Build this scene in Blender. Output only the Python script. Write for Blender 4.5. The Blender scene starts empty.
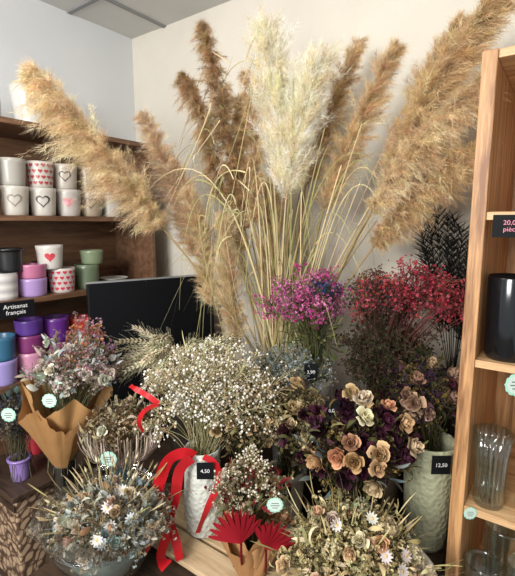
import bpy, math, random
import numpy as np
from mathutils import Vector, Matrix
random.seed(4); rng=np.random.default_rng(7)
scn=bpy.context.scene
scn.view_settings.view_transform='Standard'

# ---------------------------------------------------------------- helpers
def lin(h):
    h=h.lstrip('#'); o=[]
    for i in (0,2,4):
        v=int(h[i:i+2],16)/255
        o.append(v/12.92 if v<=.04045 else ((v+.055)/1.055)**2.4)
    return np.array(o)
SIDE=np.array([.809,.588,0.]); FACE=np.array([.588,-.809,0.]); UP=np.array([0,0,1.])
def off(p,s=0,f=0,u=0): return np.array(p,float)+SIDE*s+FACE*f+UP*u
def nrm(a):
    a=np.asarray(a,float); return a/np.maximum(np.linalg.norm(a,axis=-1,keepdims=True),1e-9)
def rdir(n): return nrm(rng.normal(size=(n,3)))

class MB:
    def __init__(s): s.V=[];s.C=[];s.F={3:[],4:[]};s.M={3:[],4:[]};s.n=0
    def add(s,V,F,C,mat=0):
        V=np.asarray(V,float).reshape(-1,3); F=np.asarray(F,int)
        C=np.asarray(C,float)
        if C.ndim==1: C=np.tile(C,(len(V),1))
        C=C.reshape(-1,3)
        k=F.shape[1]
        s.V.append(V); s.C.append(C); s.F[k].append(F+s.n); s.M[k].append(np.full(len(F),mat)); s.n+=len(V)
    def obj(s,name,mats,parent=None,smooth=True,clamp=True):
        V=np.concatenate(s.V); C=np.concatenate(s.C)
        if clamp:
            V[:,1]=np.minimum(V[:,1],-.008); V[:,0]=np.maximum(V[:,0],.01)
        me=bpy.data.meshes.new(name)
        me.vertices.add(len(V)); me.vertices.foreach_set('co',V.ravel())
        loops=[];starts=[];mi=[];c=0
        for k in (3,4):
            if s.F[k]:
                F=np.concatenate(s.F[k]); loops.append(F.ravel()); starts.append(c+np.arange(len(F))*k); c+=F.size
                mi.append(np.concatenate(s.M[k]))
        loops=np.concatenate(loops);starts=np.concatenate(starts);mi=np.concatenate(mi)
        me.loops.add(len(loops)); me.loops.foreach_set('vertex_index',loops.astype(np.int32))
        me.polygons.add(len(starts)); me.polygons.foreach_set('loop_start',starts.astype(np.int32))
        me.polygons.foreach_set('material_index',mi.astype(np.int32))
        me.polygons.foreach_set('use_smooth',np.full(len(starts),smooth))
        me.update(calc_edges=True); me.validate()
        at=me.color_attributes.new('Col','FLOAT_COLOR','POINT')
        at.data.foreach_set('color',np.concatenate([np.clip(C,0,1),np.ones((len(C),1))],1).ravel().astype(np.float32))
        for m in (mats if isinstance(mats,(list,tuple)) else [mats]): me.materials.append(m)
        o=bpy.data.objects.new(name,me); scn.collection.objects.link(o)
        if parent: o.parent=parent
        return o
def empty(name,loc=(0,0,0)):
    o=bpy.data.objects.new(name,None); scn.collection.objects.link(o); o.empty_display_size=.05
    return o

# ---------------------------------------------------------------- materials
def mat(name,kind='attr',col=(.8,.8,.8),rough=.6,trans=0,bump=0,bscale=50,spec=.3,btype='noise',sheen=0):
    m=bpy.data.materials.new(name); m.use_nodes=True; nt=m.node_tree; N=nt.nodes; L=nt.links
    b=N['Principled BSDF']; b.inputs['Roughness'].default_value=rough; b.inputs['Specular IOR Level'].default_value=spec
    if kind=='attr':
        a=N.new('ShaderNodeAttribute'); a.attribute_name='Col'; src=a.outputs['Color']; L.new(src,b.inputs['Base Color'])
    else: b.inputs['Base Color'].default_value=(*col,1)
    if trans:
        t=N.new('ShaderNodeBsdfTranslucent'); mx=N.new('ShaderNodeMixShader'); mx.inputs[0].default_value=trans
        if kind=='attr': L.new(src,t.inputs['Color'])
        else: t.inputs['Color'].default_value=(*col,1)
        L.new(b.outputs[0],mx.inputs[1]);L.new(t.outputs[0],mx.inputs[2]);L.new(mx.outputs[0],N['Material Output'].inputs[0])
    if bump:
        tc=N.new('ShaderNodeTexCoord')
        if btype=='noise': x=N.new('ShaderNodeTexNoise'); x.inputs['Scale'].default_value=bscale; o=x.outputs[0]
        else: x=N.new('ShaderNodeTexVoronoi'); x.inputs['Scale'].default_value=bscale; o=x.outputs[0]
        L.new(tc.outputs['Object'],x.inputs['Vector'])
        bp=N.new('ShaderNodeBump'); bp.inputs['Strength'].default_value=bump; bp.inputs['Distance'].default_value=.004
        L.new(o,bp.inputs['Height']); L.new(bp.outputs[0],b.inputs['Normal'])
    return m
M_plant=mat('dried_plant',trans=.22,rough=.75,spec=.15)
M_pampas=mat('pampas_fluff',trans=.45,rough=.9,spec=.03)
M_cer=mat('glazed_ceramic',rough=.3,spec=.5)
M_mattecer=mat('matte_ceramic',rough=.6,bump=.3,bscale=60)
M_dots=mat('embossed_ceramic',rough=.45,bump=1.0,bscale=75,btype='vor')
M_paper=mat('kraft_paper',rough=.8,bump=.8,bscale=22,trans=.1)
M_ribbon=mat('satin_ribbon',rough=.45,spec=.4)
M_card=mat('card',rough=.7)
def thin_glass(name,tint,refl=.12,bump=0):
    m=bpy.data.materials.new(name); m.use_nodes=True; nt=m.node_tree; N=nt.nodes; L=nt.links
    N.remove(N['Principled BSDF'])
    t=N.new('ShaderNodeBsdfTransparent'); t.inputs[0].default_value=(*tint,1)
    g=N.new('ShaderNodeBsdfGlossy'); g.inputs['Roughness'].default_value=.06; g.inputs[0].default_value=(1,1,1,1)
    lw=N.new('ShaderNodeLayerWeight'); lw.inputs[0].default_value=.35
    md=N.new('ShaderNodeMath'); md.operation='MULTIPLY_ADD'; md.inputs[1].default_value=.6; md.inputs[2].default_value=refl*.5
    L.new(lw.outputs['Facing'],md.inputs[0])
    mx=N.new('ShaderNodeMixShader'); L.new(md.outputs[0],mx.inputs[0]); L.new(t.outputs[0],mx.inputs[1]);L.new(g.outputs[0],mx.inputs[2]); L.new(mx.outputs[0],N['Material Output'].inputs[0])
    if bump:
        tc=N.new('ShaderNodeTexCoord'); x=N.new('ShaderNodeTexNoise'); x.inputs['Scale'].default_value=30; L.new(tc.outputs['Object'],x.inputs['Vector'])
        bp=N.new('ShaderNodeBump'); bp.inputs['Strength'].default_value=bump; bp.inputs['Distance'].default_value=.01; L.new(x.outputs[0],bp.inputs['Height']); L.new(bp.outputs[0],g.inputs['Normal'])
    return m
M_glass=thin_glass('clear_glass',(.80,.86,.84),.12)
M_glass2=thin_glass('smoked_glass',(.35,.42,.44),.12)
M_cello=thin_glass('cellophane',(.93,.94,.95),.25,bump=1)
def wood(name,c1,c2,scale=(1,1,1),rough=.5,dist=6):
    m=bpy.data.materials.new(name); m.use_nodes=True; nt=m.node_tree; N=nt.nodes; L=nt.links
    b=N['Principled BSDF']; b.inputs['Roughness'].default_value=rough
    tc=N.new('ShaderNodeTexCoord'); mp=N.new('ShaderNodeMapping'); mp.inputs['Scale'].default_value=scale
    L.new(tc.outputs['Object'],mp.inputs['Vector'])
    n1=N.new('ShaderNodeTexNoise'); n1.inputs['Scale'].default_value=6; n1.inputs['Detail'].default_value=6; n1.inputs['Distortion'].default_value=.6
    L.new(mp.outputs[0],n1.inputs['Vector'])
    n2=N.new('ShaderNodeTexNoise'); n2.inputs['Scale'].default_value=30; n2.inputs['Detail'].default_value=3
    L.new(mp.outputs[0],n2.inputs['Vector'])
    ad=N.new('ShaderNodeMath'); ad.operation='MULTIPLY_ADD'; ad.inputs[1].default_value=.4; L.new(n2.outputs[0],ad.inputs[0]); L.new(n1.outputs[0],ad.inputs[2])
    cr=N.new('ShaderNodeValToRGB'); cr.color_ramp.elements[0].position=.5;cr.color_ramp.elements[1].position=.85
    cr.color_ramp.elements[0].color=(*c1,1);cr.color_ramp.elements[1].color=(*c2,1)
    L.new(ad.outputs[0],cr.inputs[0]); L.new(cr.outputs[0],b.inputs['Base Color'])
    bp=N.new('ShaderNodeBump'); bp.inputs['Strength'].default_value=.2; bp.inputs['Distance'].default_value=.003
    L.new(ad.outputs[0],bp.inputs['Height']); L.new(bp.outputs[0],b.inputs['Normal'])
    return m
M_pine=wood('pine_vertical',lin('#7f5532'),lin('#cc9c6a'),(9,9,.6))
M_pineh=wood('pine_horizontal',lin('#a5774a'),lin('#dcb88a'),(.7,8,8))
M_brown=wood('brown_board',lin('#573a27'),lin('#7d5d45'),(5,.6,5))
M_dark=wood('dark_table',lin('#2a201a'),lin('#4a392c'),(1,8,8))
M_plank=wood('pale_plank',lin('#a98e6c'),lin('#cdb592'),(1,9,9))
def wallmat(name,c1,c2,bs=90,st=.15):
    m=bpy.data.materials.new(name); m.use_nodes=True; nt=m.node_tree; N=nt.nodes; L=nt.links
    b=N['Principled BSDF']; b.inputs['Roughness'].default_value=.9; b.inputs['Specular IOR Level'].default_value=.1
    tc=N.new('ShaderNodeTexCoord')
    n1=N.new('ShaderNodeTexNoise'); n1.inputs['Scale'].default_value=2.2; n1.inputs['Detail'].default_value=5; L.new(tc.outputs['Object'],n1.inputs['Vector'])
    cr=N.new('ShaderNodeValToRGB'); cr.color_ramp.elements[0].position=.35;cr.color_ramp.elements[1].position=.65
    cr.color_ramp.elements[0].color=(*c1,1);cr.color_ramp.elements[1].color=(*c2,1)
    L.new(n1.outputs[0],cr.inputs[0]); L.new(cr.outputs[0],b.inputs['Base Color'])
    n2=N.new('ShaderNodeTexNoise'); n2.inputs['Scale'].default_value=bs; n2.inputs['Detail'].default_value=4; L.new(tc.outputs['Object'],n2.inputs['Vector'])
    bp=N.new('ShaderNodeBump'); bp.inputs['Strength'].default_value=st; bp.inputs['Distance'].default_value=.004
    L.new(n2.outputs[0],bp.inputs['Height']); L.new(bp.outputs[0],b.inputs['Normal'])
    return m
M_wl=wallmat('paint_cool_white',lin('#cdd0d2'),lin('#d6d8d9'))
M_wb=wallmat('paint_warm_white',lin('#cdc8bd'),lin('#d8d2c6'),60,.35)
M_fl=wallmat('floor_tile',lin('#6b6259'),lin('#7d746a'))
M_ceil=wallmat('ceiling_tile',lin('#c9c9c6'),lin('#d6d6d3'))
M_grid=mat('ceiling_grid','c',lin('#8a8b8d'),.6)
M_black=mat('chalkboard_black','c',lin('#0c0e12'),.6,spec=.2)
M_blackg=mat('black_gloss','c',lin('#0c0f14'),.15,spec=.6)
M_white=mat('text_white','c',lin('#e8e8e8'),.7)
M_pinktext=mat('text_pink','c',lin('#d88a9c'),.7)

def box(name,lo,hi,m,parent=None,bev=0):
    lo=np.array(lo,float);hi=np.array(hi,float)
    me=bpy.data.meshes.new(name); c=(lo+hi)/2; h=(hi-lo)/2
    v=[(sx*h[0],sy*h[1],sz*h[2]) for sx in(-1,1) for sy in(-1,1) for sz in(-1,1)]
    f=[(0,1,3,2),(4,6,7,5),(0,4,5,1),(2,3,7,6),(0,2,6,4),(1,5,7,3)]
    me.from_pydata(v,[],f); me.materials.append(m)
    o=bpy.data.objects.new(name,me); o.location=c; scn.collection.objects.link(o)
    if parent:o.parent=parent
    if bev:
        b=o.modifiers.new('bevel','BEVEL'); b.width=bev; b.segments=2
    return o

# ---------------------------------------------------------------- room
box('wall_left',(-.1,-2.8,0),(0,0.1,2.45),M_wl)
box('wall_back',(0,0,0),(3.2,.1,2.45),M_wb)
box('floor',(-.1,-2.8,-.1),(3.2,.1,0),M_fl)
box('ceiling',(-.1,-2.8,2.45),(3.2,.1,2.55),M_ceil)
g=empty('trim_ceiling_grid')
for y in (-.35,-.95,-1.55): box('rail_y',(0,y-.010,2.444),(3.2,y+.010,2.45),M_grid,g)
for x in (.25,.85,1.45,2.05): box('rail_x',(x-.010,-2.8,2.443),(x+.010,0,2.449),M_grid,g)

# ---------------------------------------------------------------- geometry primitives
def ribbons(mb,P,w,C,nor=None,mat=0):
    P=np.asarray(P,float); N,K,_=P.shape
    T=np.gradient(P,axis=1); T=nrm(T)
    if nor is None: nor=rdir(N)[:,None,:]
    S=nrm(np.cross(T,np.broadcast_to(nor,T.shape)))
    w=np.broadcast_to(np.asarray(w,float),(N,K))[...,None]*.5
    V=np.stack([P-S*w,P+S*w],2)
    C=np.asarray(C,float)
    if C.ndim==1: C=np.tile(C,(N,1))
    if C.ndim==2: C=np.repeat(C[:,None,:],K,1)
    Cc=np.repeat(C[:,:,None,:],2,2)
    k=np.arange(K-1); base=np.stack([2*k,2*k+1,2*k+3,2*k+2],1)
    F=(np.arange(N)[:,None,None]*2*K+base[None]).reshape(-1,4)
    mb.add(V.reshape(-1,3),F,Cc.reshape(-1,3),mat)
def tubes(mb,P,r,C,sides=4,mat=0):
    P=np.asarray(P,float); N,K,_=P.shape
    T=nrm(np.gradient(P,axis=1)); ref=np.broadcast_to(np.array([.31,.87,.38]),T.shape)
    A=nrm(np.cross(T,ref)); B=np.cross(T,A)
    r=np.broadcast_to(np.asarray(r,float),(N,K))[...,None,None]
    a=np.arange(sides)*2*np.pi/sides
    V=P[:,:,None,:]+r*(A[:,:,None,:]*np.cos(a)[:,None]+B[:,:,None,:]*np.sin(a)[:,None])
    C=np.asarray(C,float)
    if C.ndim==1: C=np.tile(C,(N,1))
    if C.ndim==2: C=np.repeat(C[:,None,:],K,1)
    Cc=np.repeat(C[:,:,None,:],sides,2)
    i,j=np.meshgrid(np.arange(K-1),np.arange(sides),indexing='ij'); j2=(j+1)%sides
    base=np.stack([i*sides+j,i*sides+j2,(i+1)*sides+j2,(i+1)*sides+j],-1).reshape(-1,4)
    F=(np.arange(N)[:,None,None]*K*sides+base[None]).reshape(-1,4)
    mb.add(V.reshape(-1,3),F,Cc.reshape(-1,3),mat)
def bez(p0,p1,p2,K=6):
    p0,p1,p2=[np.asarray(p,float)[...,None,:] for p in (p0,p1,p2)]
    t=np.linspace(0,1,K)[:,None]
    return (1-t)**2*p0+2*t*(1-t)*p1+t*t*p2
def lathe(mb,prof,c,C,seg=32,mat=0,mod=None):
    prof=np.array(prof,float); K=len(prof); a=np.arange(seg)*2*np.pi/seg
    r=prof[:,0][:,None]*np.ones(seg)
    if mod is not None: r=r*mod(a)[None,:]
    V=np.stack([c[0]+r*np.cos(a),c[1]+r*np.sin(a),c[2]+prof[:,1][:,None]*np.ones(seg)],-1).reshape(-1,3)
    C=np.asarray(C,float)
    if C.ndim==2: C=np.repeat(C,seg,0)
    i,j=np.meshgrid(np.arange(K-1),np.arange(seg),indexing='ij'); j2=(j+1)%seg
    F=np.stack([i*seg+j,i*seg+j2,(i+1)*seg+j2,(i+1)*seg+j],-1).reshape(-1,4)
    mb.add(V,F,C,mat)
def potprof(r0,r1,h,t=.004,rim=0):
    p=[(.001,0),(r0*.96,0),(r0,.004)]
    for k in range(1,6): s=k/6; p.append((r0+(r1-r0)*s,h*s))
    if rim: p+=[(r1,h-rim),(r1+.004,h-rim),(r1+.005,h-.002)]
    p+=[(r1,h-.001),(r1-t*.5,h),(r1-t,h-.003),(r0-t,.01),(.001,.008)]
    return p
# templates -----------------------------------------------------
def grid(nu,nv,fn,sh):
    V=[];S=[]
    for i in range(nv):
        for j in range(nu):
            u=j/(nu-1)*2-1; v=i/(nv-1); V.append(fn(u,v)); S.append(sh(u,v))
    F=[(i*nu+j,i*nu+j+1,(i+1)*nu+j+1,(i+1)*nu+j) for i in range(nv-1) for j in range(nu-1)]
    return np.array(V,float),np.array(F),np.array(S,float)
def merge(parts):
    V=[];F=[];S=[];n=0
    for v,f,s in parts:
        V.append(v);F.append(f+n);S.append(s);n+=len(v)
    return np.concatenate(V),np.concatenate(F),np.concatenate(S)
def rotx(a): c,s=math.cos(a),math.sin(a); return np.array([[1,0,0],[0,c,-s],[0,s,c]])
def rotz(a): c,s=math.cos(a),math.sin(a); return np.array([[c,-s,0],[s,c,0],[0,0,1]])
def mkrose(seed=0):
    """closed, layered dried rose: crumpled petals hug a tall globe, only the outermost curl away"""
    r=random.Random(seed); P=[]
    for n,R,hgt,wd,open_ in ((3,.09,.66,1.25,.0),(4,.17,.70,1.0,.02),(5,.25,.66,.85,.06),(5,.33,.56,.8,.13),(4,.37,.40,.7,.24)):
        ph=r.uniform(0,6)
        for i in range(n):
            a0=ph+i*2*math.pi/n+r.uniform(-.25,.25); h=hgt*r.uniform(.82,1.12); rr=R*r.uniform(.88,1.12); op=open_*r.uniform(.3,1.8); w=wd*r.uniform(.8,1.15)
            jit=[[r.uniform(-.035,.035) for _ in range(3)] for _ in range(20)]
            V=[];S=[]
            for iv in range(5):
                v=iv/4
                for iu in range(4):
                    u=iu/3*2-1
                    ang=a0+u*w*(math.sin(math.pi*min(1,.22+v*.55)))
                    rad=rr*math.sin(math.pi*(.10+.50*min(1,v*1.1)))+op*max(0,v-.55)*1.6 - .02*abs(u)
                    j=jit[iv*4+iu]
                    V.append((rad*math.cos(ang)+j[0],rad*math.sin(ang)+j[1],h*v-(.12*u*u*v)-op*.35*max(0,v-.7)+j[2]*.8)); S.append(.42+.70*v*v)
            F=[(i_*4+j_,i_*4+j_+1,(i_+1)*4+j_+1,(i_+1)*4+j_) for i_ in range(4) for j_ in range(3)]
            P.append((np.array(V),np.array(F),np.array(S)))
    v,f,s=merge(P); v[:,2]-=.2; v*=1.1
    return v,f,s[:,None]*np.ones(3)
T_rose=[mkrose(seed=i) for i in range(4)]
def mkdaisy(n=11):
    P=[]
    for i in range(n):
        v,f,s=grid(3,3,lambda u,v:(u*.11*math.sin(math.pi*min(.92,v*.7+.25)),.08+v*.42,.1*v*v-.02*u*u),lambda u,v:.85+.15*v)
        P.append((v@rotz(i*2*math.pi/n).T,f,s))
    v,f,s=merge(P); s=s[:,None]*np.ones(3)
    cv,cf,cs=grid(7,3,lambda u,v:(.13*math.cos(u*math.pi)*(1-v*.9),.13*math.sin(u*math.pi)*(1-v*.9),.02+.07*v),lambda u,v:1)
    cs=cs[:,None]*np.array([1,.75,.35])
    return np.concatenate([v,cv]),np.concatenate([f,cf+len(v)]),np.concatenate([s,cs])
T_daisy=mkdaisy()
def mkcrumple(n=9,seed=0,sz=.45):
    r=np.random.default_rng(seed); P=[]
    for i in range(n):
        d=nrm(r.normal(size=3)); d[2]=abs(d[2]); a=nrm(np.cross(d,r.normal(size=3)))
        v=np.array([d*.05-a*.05,d*.05+a*.05,d*sz+a*.22,d*sz*1.05-a*.2]); v[3]+=r.normal(size=3)*.06
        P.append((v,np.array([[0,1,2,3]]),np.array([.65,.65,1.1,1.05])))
    v,f,s=merge(P); return v,f,s[:,None]*np.ones(3)
T_cr=[mkcrumple(seed=i) for i in range(3)]
def mkhyd(seed=0):
    "hydrangea-like ruffled dried head: many small 4-petal florets over a half globe"
    r=np.random.default_rng(seed); P=[]
    for i in range(38):
        d=nrm(r.normal(size=3)); d[2]=abs(d[2])*.9-.15; d=nrm(d); a=nrm(np.cross(d,r.normal(size=3))); b=np.cross(d,a); c=d*.4
        sh=r.uniform(.8,1.15)
        for k in range(4):
            t=k*math.pi/2; x=a*math.cos(t)+b*math.sin(t); y=-a*math.sin(t)+b*math.cos(t)
            v=np.array([c-d*.04,c+x*.07+y*.055+d*.02,c+x*.13+d*r.uniform(-.02,.06),c+x*.07-y*.055+d*.02])
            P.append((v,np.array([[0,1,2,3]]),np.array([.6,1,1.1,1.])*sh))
    v,f,s=merge(P); return v,f,s[:,None]*np.ones(3)
T_hyd=[mkhyd(i) for i in range(2)]
T_lance=grid(3,5,lambda u,v:(u*.13*math.sin(math.pi*min(.98,v*.9+.06)),v,.05*abs(u)+.12*math.sin(v*3)),lambda u,v:.75+.3*v)
T_round=grid(4,4,lambda u,v:(u*.36*math.sqrt(max(0.02,1-(2*v-1)**2)),v*.9,.1*u*u+.12*v*v),lambda u,v:.8+.25*v)
T_curl=grid(3,6,lambda u,v:(u*.15*math.sin(math.pi*min(.97,v*.9+.08)),.55*math.sin(v*2.4),.5*(1-math.cos(v*2.4))+.07*abs(u)),lambda u,v:.7+.35*v)
T_long=grid(2,5,lambda u,v:(u*.028*math.sin(math.pi*min(.98,v*.8+.15)),v,.18*v*v),lambda u,v:.8+.25*v)
for nm in ('T_lance','T_round','T_long','T_curl'):
    v,f,s=globals()[nm]; v=v[:,[0,2,1]]*np.array([1,-1,1]); globals()[nm]=(v,f,s[:,None]*np.ones(3))
def mkspikelet():
    v=np.array([(0,0,0),(.16,0,.4),(0,.12,.4),(-.16,0,.4),(0,-.12,.4),(0,0,1.)])
    f3=np.array([(0,2,1),(0,3,2),(0,4,3),(0,1,4),(5,1,2),(5,2,3),(5,3,4),(5,4,1)])
    return v,f3,np.array([.7,.95,1.,.95,1.,1.15])[:,None]*np.ones(3)
T_spk=mkspikelet()
def mkball():
    a=(1+5**.5)/2
    v=np.array([(-1,a,0),(1,a,0),(-1,-a,0),(1,-a,0),(0,-1,a),(0,1,a),(0,-1,-a),(0,1,-a),(a,0,-1),(a,0,1),(-a,0,-1),(-a,0,1)],float)
    v=nrm(v)*.5
    f=np.array([(0,11,5),(0,5,1),(0,1,7),(0,7,10),(0,10,11),(1,5,9),(5,11,4),(11,10,2),(10,7,6),(7,1,8),(3,9,4),(3,4,2),(3,2,6),(3,6,8),(3,8,9),(4,9,5),(2,4,11),(6,2,10),(8,6,7),(9,8,1)])
    v=v*np.random.default_rng(2).uniform(.8,1.2,(12,1)); return v,f,np.random.default_rng(3).uniform(.85,1.1,12)[:,None]*np.ones(3)
T_ball=mkball()
def inst(mb,T,pos,dirs,scale,C,mat=0):
    v,f,s=T; pos=np.asarray(pos,float); N=len(pos)
    if N==0: return
    Z=nrm(dirs); X=nrm(np.cross(Z,rdir(N))); Y=np.cross(Z,X)
    Rm=np.stack([X,Y,Z],-1)
    scale=np.broadcast_to(np.asarray(scale,float),(N,))
    V=np.einsum('nij,vj->nvi',Rm,v)*scale[:,None,None]+pos[:,None,:]
    C=np.asarray(C,float)
    if C.ndim==1: C=np.tile(C,(N,1))
    Cc=C[:,None,:]*s[None]
    F=(np.arange(N)[:,None,None]*len(v)+f[None]).reshape(-1,f.shape[1])
    mb.add(V.reshape(-1,3),F,Cc.reshape(-1,3),mat)
def pick(cols,n,jit=.12):
    c=np.array([lin(x) if isinstance(x,str) else x for x in cols])
    o=c[rng.integers(0,len(c),n)]*(1+rng.normal(0,jit,(n,1)))*(1+rng.normal(0,.04,(n,3)))
    return np.clip(o,.003,.95)
def insts(mb,Ts,pos,dirs,scale,C):
    k=rng.integers(0,len(Ts),len(pos)); scale=np.broadcast_to(scale,(len(pos),))
    for i,T in enumerate(Ts):
        m=k==i; inst(mb,T,pos[m],dirs[m],scale[m],C[m])
def ell(c,r,n,lo=.55,hi=1.,zmin=-.35):
    d=rdir(n*4); d=d[d[:,2]>zmin][:n]; n=len(d)
    lump=1+.13*np.sin(d[:,0]*7+c[0]*40)*np.cos(d[:,1]*6+c[2]*30)+.08*np.sin(d[:,2]*9)
    q=d*rng.uniform(lo,hi,(n,1))*lump[:,None]
    P=np.array(c)+SIDE*(q[:,0:1]*r[0])+FACE*(q[:,1:2]*r[1])+UP*(q[:,2:3]*r[2])
    D=SIDE*(d[:,0:1])+FACE*d[:,1:2]+UP*(d[:,2:3]+.25)
    return P,nrm(D)
def stems(mb,mouth,P,r,C,jit=.015,K=6,low=.06):
    n=len(P); m=np.array(mouth)+rng.normal(0,jit,(n,3))*np.array([1,1,.1]); m0=m.copy(); m0[:,2]-=low
    mid=(m*.45+P*.55); mid[:,2]+=.25*np.abs(P[:,2]-m[:,2])*.5; mid[:,:2]=m[:,:2]*.65+P[:,:2]*.35
    tubes(mb,bez(m0,mid,P,K),r,C,3)
def sprigs(mb,mouth,P,D,C,Cb,nb=14,L=.05,bs=.006,T=None,stemr=.0006,spread=.8):
    stems(mb,mouth,P,stemr*1.6,C)
    n=len(P); PP=np.repeat(P,nb,0); DD=np.repeat(D,nb,0)
    d=nrm(DD+rng.normal(0,spread,(n*nb,3))); l=rng.uniform(.35,1,(n*nb,1))*L
    s=PP-DD*rng.uniform(0,.6,(n*nb,1))*L; e=s+d*l
    ribbons(mb,bez(s,s+DD*l*.5,e,3),stemr*2,np.repeat(C,nb,0) if np.ndim(C)==2 else C)
    if isinstance(Cb,(list,tuple)): Cb=np.array([lin(x) for x in Cb])
    dom=rng.integers(0,len(Cb),n); idx=np.where(rng.random(n*nb)<.65,np.repeat(dom,nb),rng.integers(0,len(Cb),n*nb))
    Cc=Cb[idx]*(1+rng.normal(0,.12,(n*nb,1)))
    sc=bs*rng.uniform(.6,1.3,n*nb)
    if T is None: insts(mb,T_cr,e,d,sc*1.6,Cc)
    else: inst(mb,T,e,d,sc,Cc)

# ---------------------------------------------------------------- left shelf unit
sh=empty('wall_shelf_unit')
for z in (.46,.88,1.2,1.51,1.85): box('shelf_board',(.012,-2.4,z),(.30,-.17,z+.02),M_brown,sh,.002)
box('back_panel',(.002,-2.4,.0),(.012,-.15,1.87),M_brown,sh)
box('side_panel',(.012,-.17,0),(.30,-.15,1.87),M_brown,sh,.002)
def heart(n=22):
    t=np.linspace(0,2*np.pi,n,endpoint=False)
    x=16*np.sin(t)**3; y=13*np.cos(t)-5*np.cos(2*t)-2*np.cos(3*t)-np.cos(4*t)
    return x/17,(y+2.5)/17
def put_heart(mb,c,r0,r1,h,ang,z,s,col,outline=False):
    hx,hz=heart(); n=len(hx)
    def mp(k,e=.0012):
        zz=z+hz*s*k; rr=r0+(r1-r0)*zz/h+e; a=ang+hx*s*k/rr
        return np.stack([c[0]+rr*np.cos(a),c[1]+rr*np.sin(a),c[2]+zz],1)
    o=mp(1); i=mp(.74 if outline else .05); V=np.concatenate([o,i]); j=np.arange(n);j2=(j+1)%n
    mb.add(V,np.stack([j,j2,n+j2,n+j],1),col)
def pot(x,y,z,r0,r1,h,col,hearts=None,hcol='#a0303a',name='flower_pot',mt=None,rim=0,stripes=None):
    mb=MB(); pr=potprof(r0,r1,h,rim=rim)
    C=lin(col)
    if stripes: C=np.array([lin(col) if k%2 else lin(stripes) for k in range(len(pr))])
    lathe(mb,pr,(x,y,z),C,32)
    ang=math.atan2(-1.56-y,1.94-x)
    if hearts=='one': put_heart(mb,(x,y,z),r0,r1,h,ang,h*.5,h*.22,lin(hcol))
    if hearts=='outline': put_heart(mb,(x,y,z),r0,r1,h,ang,h*.5,h*.26,lin(hcol),True)
    if hearts=='many':
        for i in range(14):
            for j in range(4): put_heart(mb,(x,y,z),r0,r1,h,ang+(i+.5*(j%2))*2*math.pi/14,h*(.17+.22*j),h*.085,lin(hcol))
    return mb.obj(name,mt or M_cer)
pot(.17,-.645,1.87,.058,.072,.155,'#c9c9c6'); pot(.15,-.80,1.87,.045,.05,.085,'#cfd0ce'); pot(.2,-.93,1.87,.05,.05,.09,'#c5c5c2')
row=[(-.87,'#b8b3aa',None,''),(-.765,'#b9b4aa','outline','#8a7f78'),(-.657,'#bdb8b0','outline','#4a4342'),(-.55,'#bab4ae','one','#cf8f93'),(-.447,'#a39480','outline','#6d5b50'),(-.345,'#b4b2ac',None,'')]
for y,c,hh,hc in row: pot(.235,y,1.53,.043,.051,.108,c,hh,hc or '#000000')
row2=[(-.87,'#aaa7a0',None,''),(-.765,'#a5a29b',None,''),(-.657,'#beb8b0','many','#a8434a'),(-.555,'#b5aea3','outline','#4a3c3a'),(-.45,'#a09078','many','#86745f')]
for y,c,hh,hc in row2: pot(.23,y,1.638,.042,.05,.1,c,hh,hc or '#000000')
pot(.1,-.70,1.53,.045,.052,.12,'#3b3734');pot(.1,-.50,1.53,.045,.052,.13,'#4a3a2e')
pot(.225,-.345,1.638,.03,.045,.045,'#7a7168')
pot(.235,-.83,1.22,.045,.05,.10,'#d6d3d0',stripes='#a9a6a6')
pot(.235,-.722,1.22,.048,.053,.07,'#a489bd'); pot(.235,-.722,1.29,.05,.054,.055,'#b56c8d')
pot(.23,-.80,1.32,.044,.048,.09,'#1c1d1f',rim=.01)
pot(.235,-.60,1.22,.046,.053,.10,'#c2b6b3','many','#c02f45'); pot(.235,-.645,1.32,.044,.052,.095,'#c9c4be','one','#c4404b')
pot(.22,-.475,1.22,.048,.052,.105,'#66735c'); pot(.225,-.45,1.325,.044,.05,.06,'#7d8b6d')
pot(.21,-.33,1.22,.045,.065,.015,'#bdbbb3',name='saucer'); pot(.21,-.33,1.236,.045,.065,.015,'#c4c2bc',name='saucer')
pot(.1,-.6,1.22,.045,.05,.12,'#2e2a2b')
pot(.235,-.86,.90,.046,.053,.095,'#9c90c9');pot(.235,-.86,.995,.048,.053,.09,'#3a6a88')
pot(.235,-.75,.90,.046,.05,.10,'#c489a4'); pot(.235,-.75,1.0,.05,.054,.07,'#7a3468');pot(.235,-.75,1.07,.048,.052,.06,'#5a3a8a')
pot(.235,-.64,.90,.046,.05,.12,'#7a2f63'); pot(.235,-.64,1.02,.048,.052,.10,'#5d2b7d'); 
pot(.235,-.53,.90,.046,.05,.11,'#d76d3c'); pot(.235,-.53,1.01,.046,.05,.09,'#a8342f')
pot(.235,-.42,.90,.046,.05,.11,'#3d3f57'); pot(.235,-.97,.90,.046,.053,.12,'#8f97c6')

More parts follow.
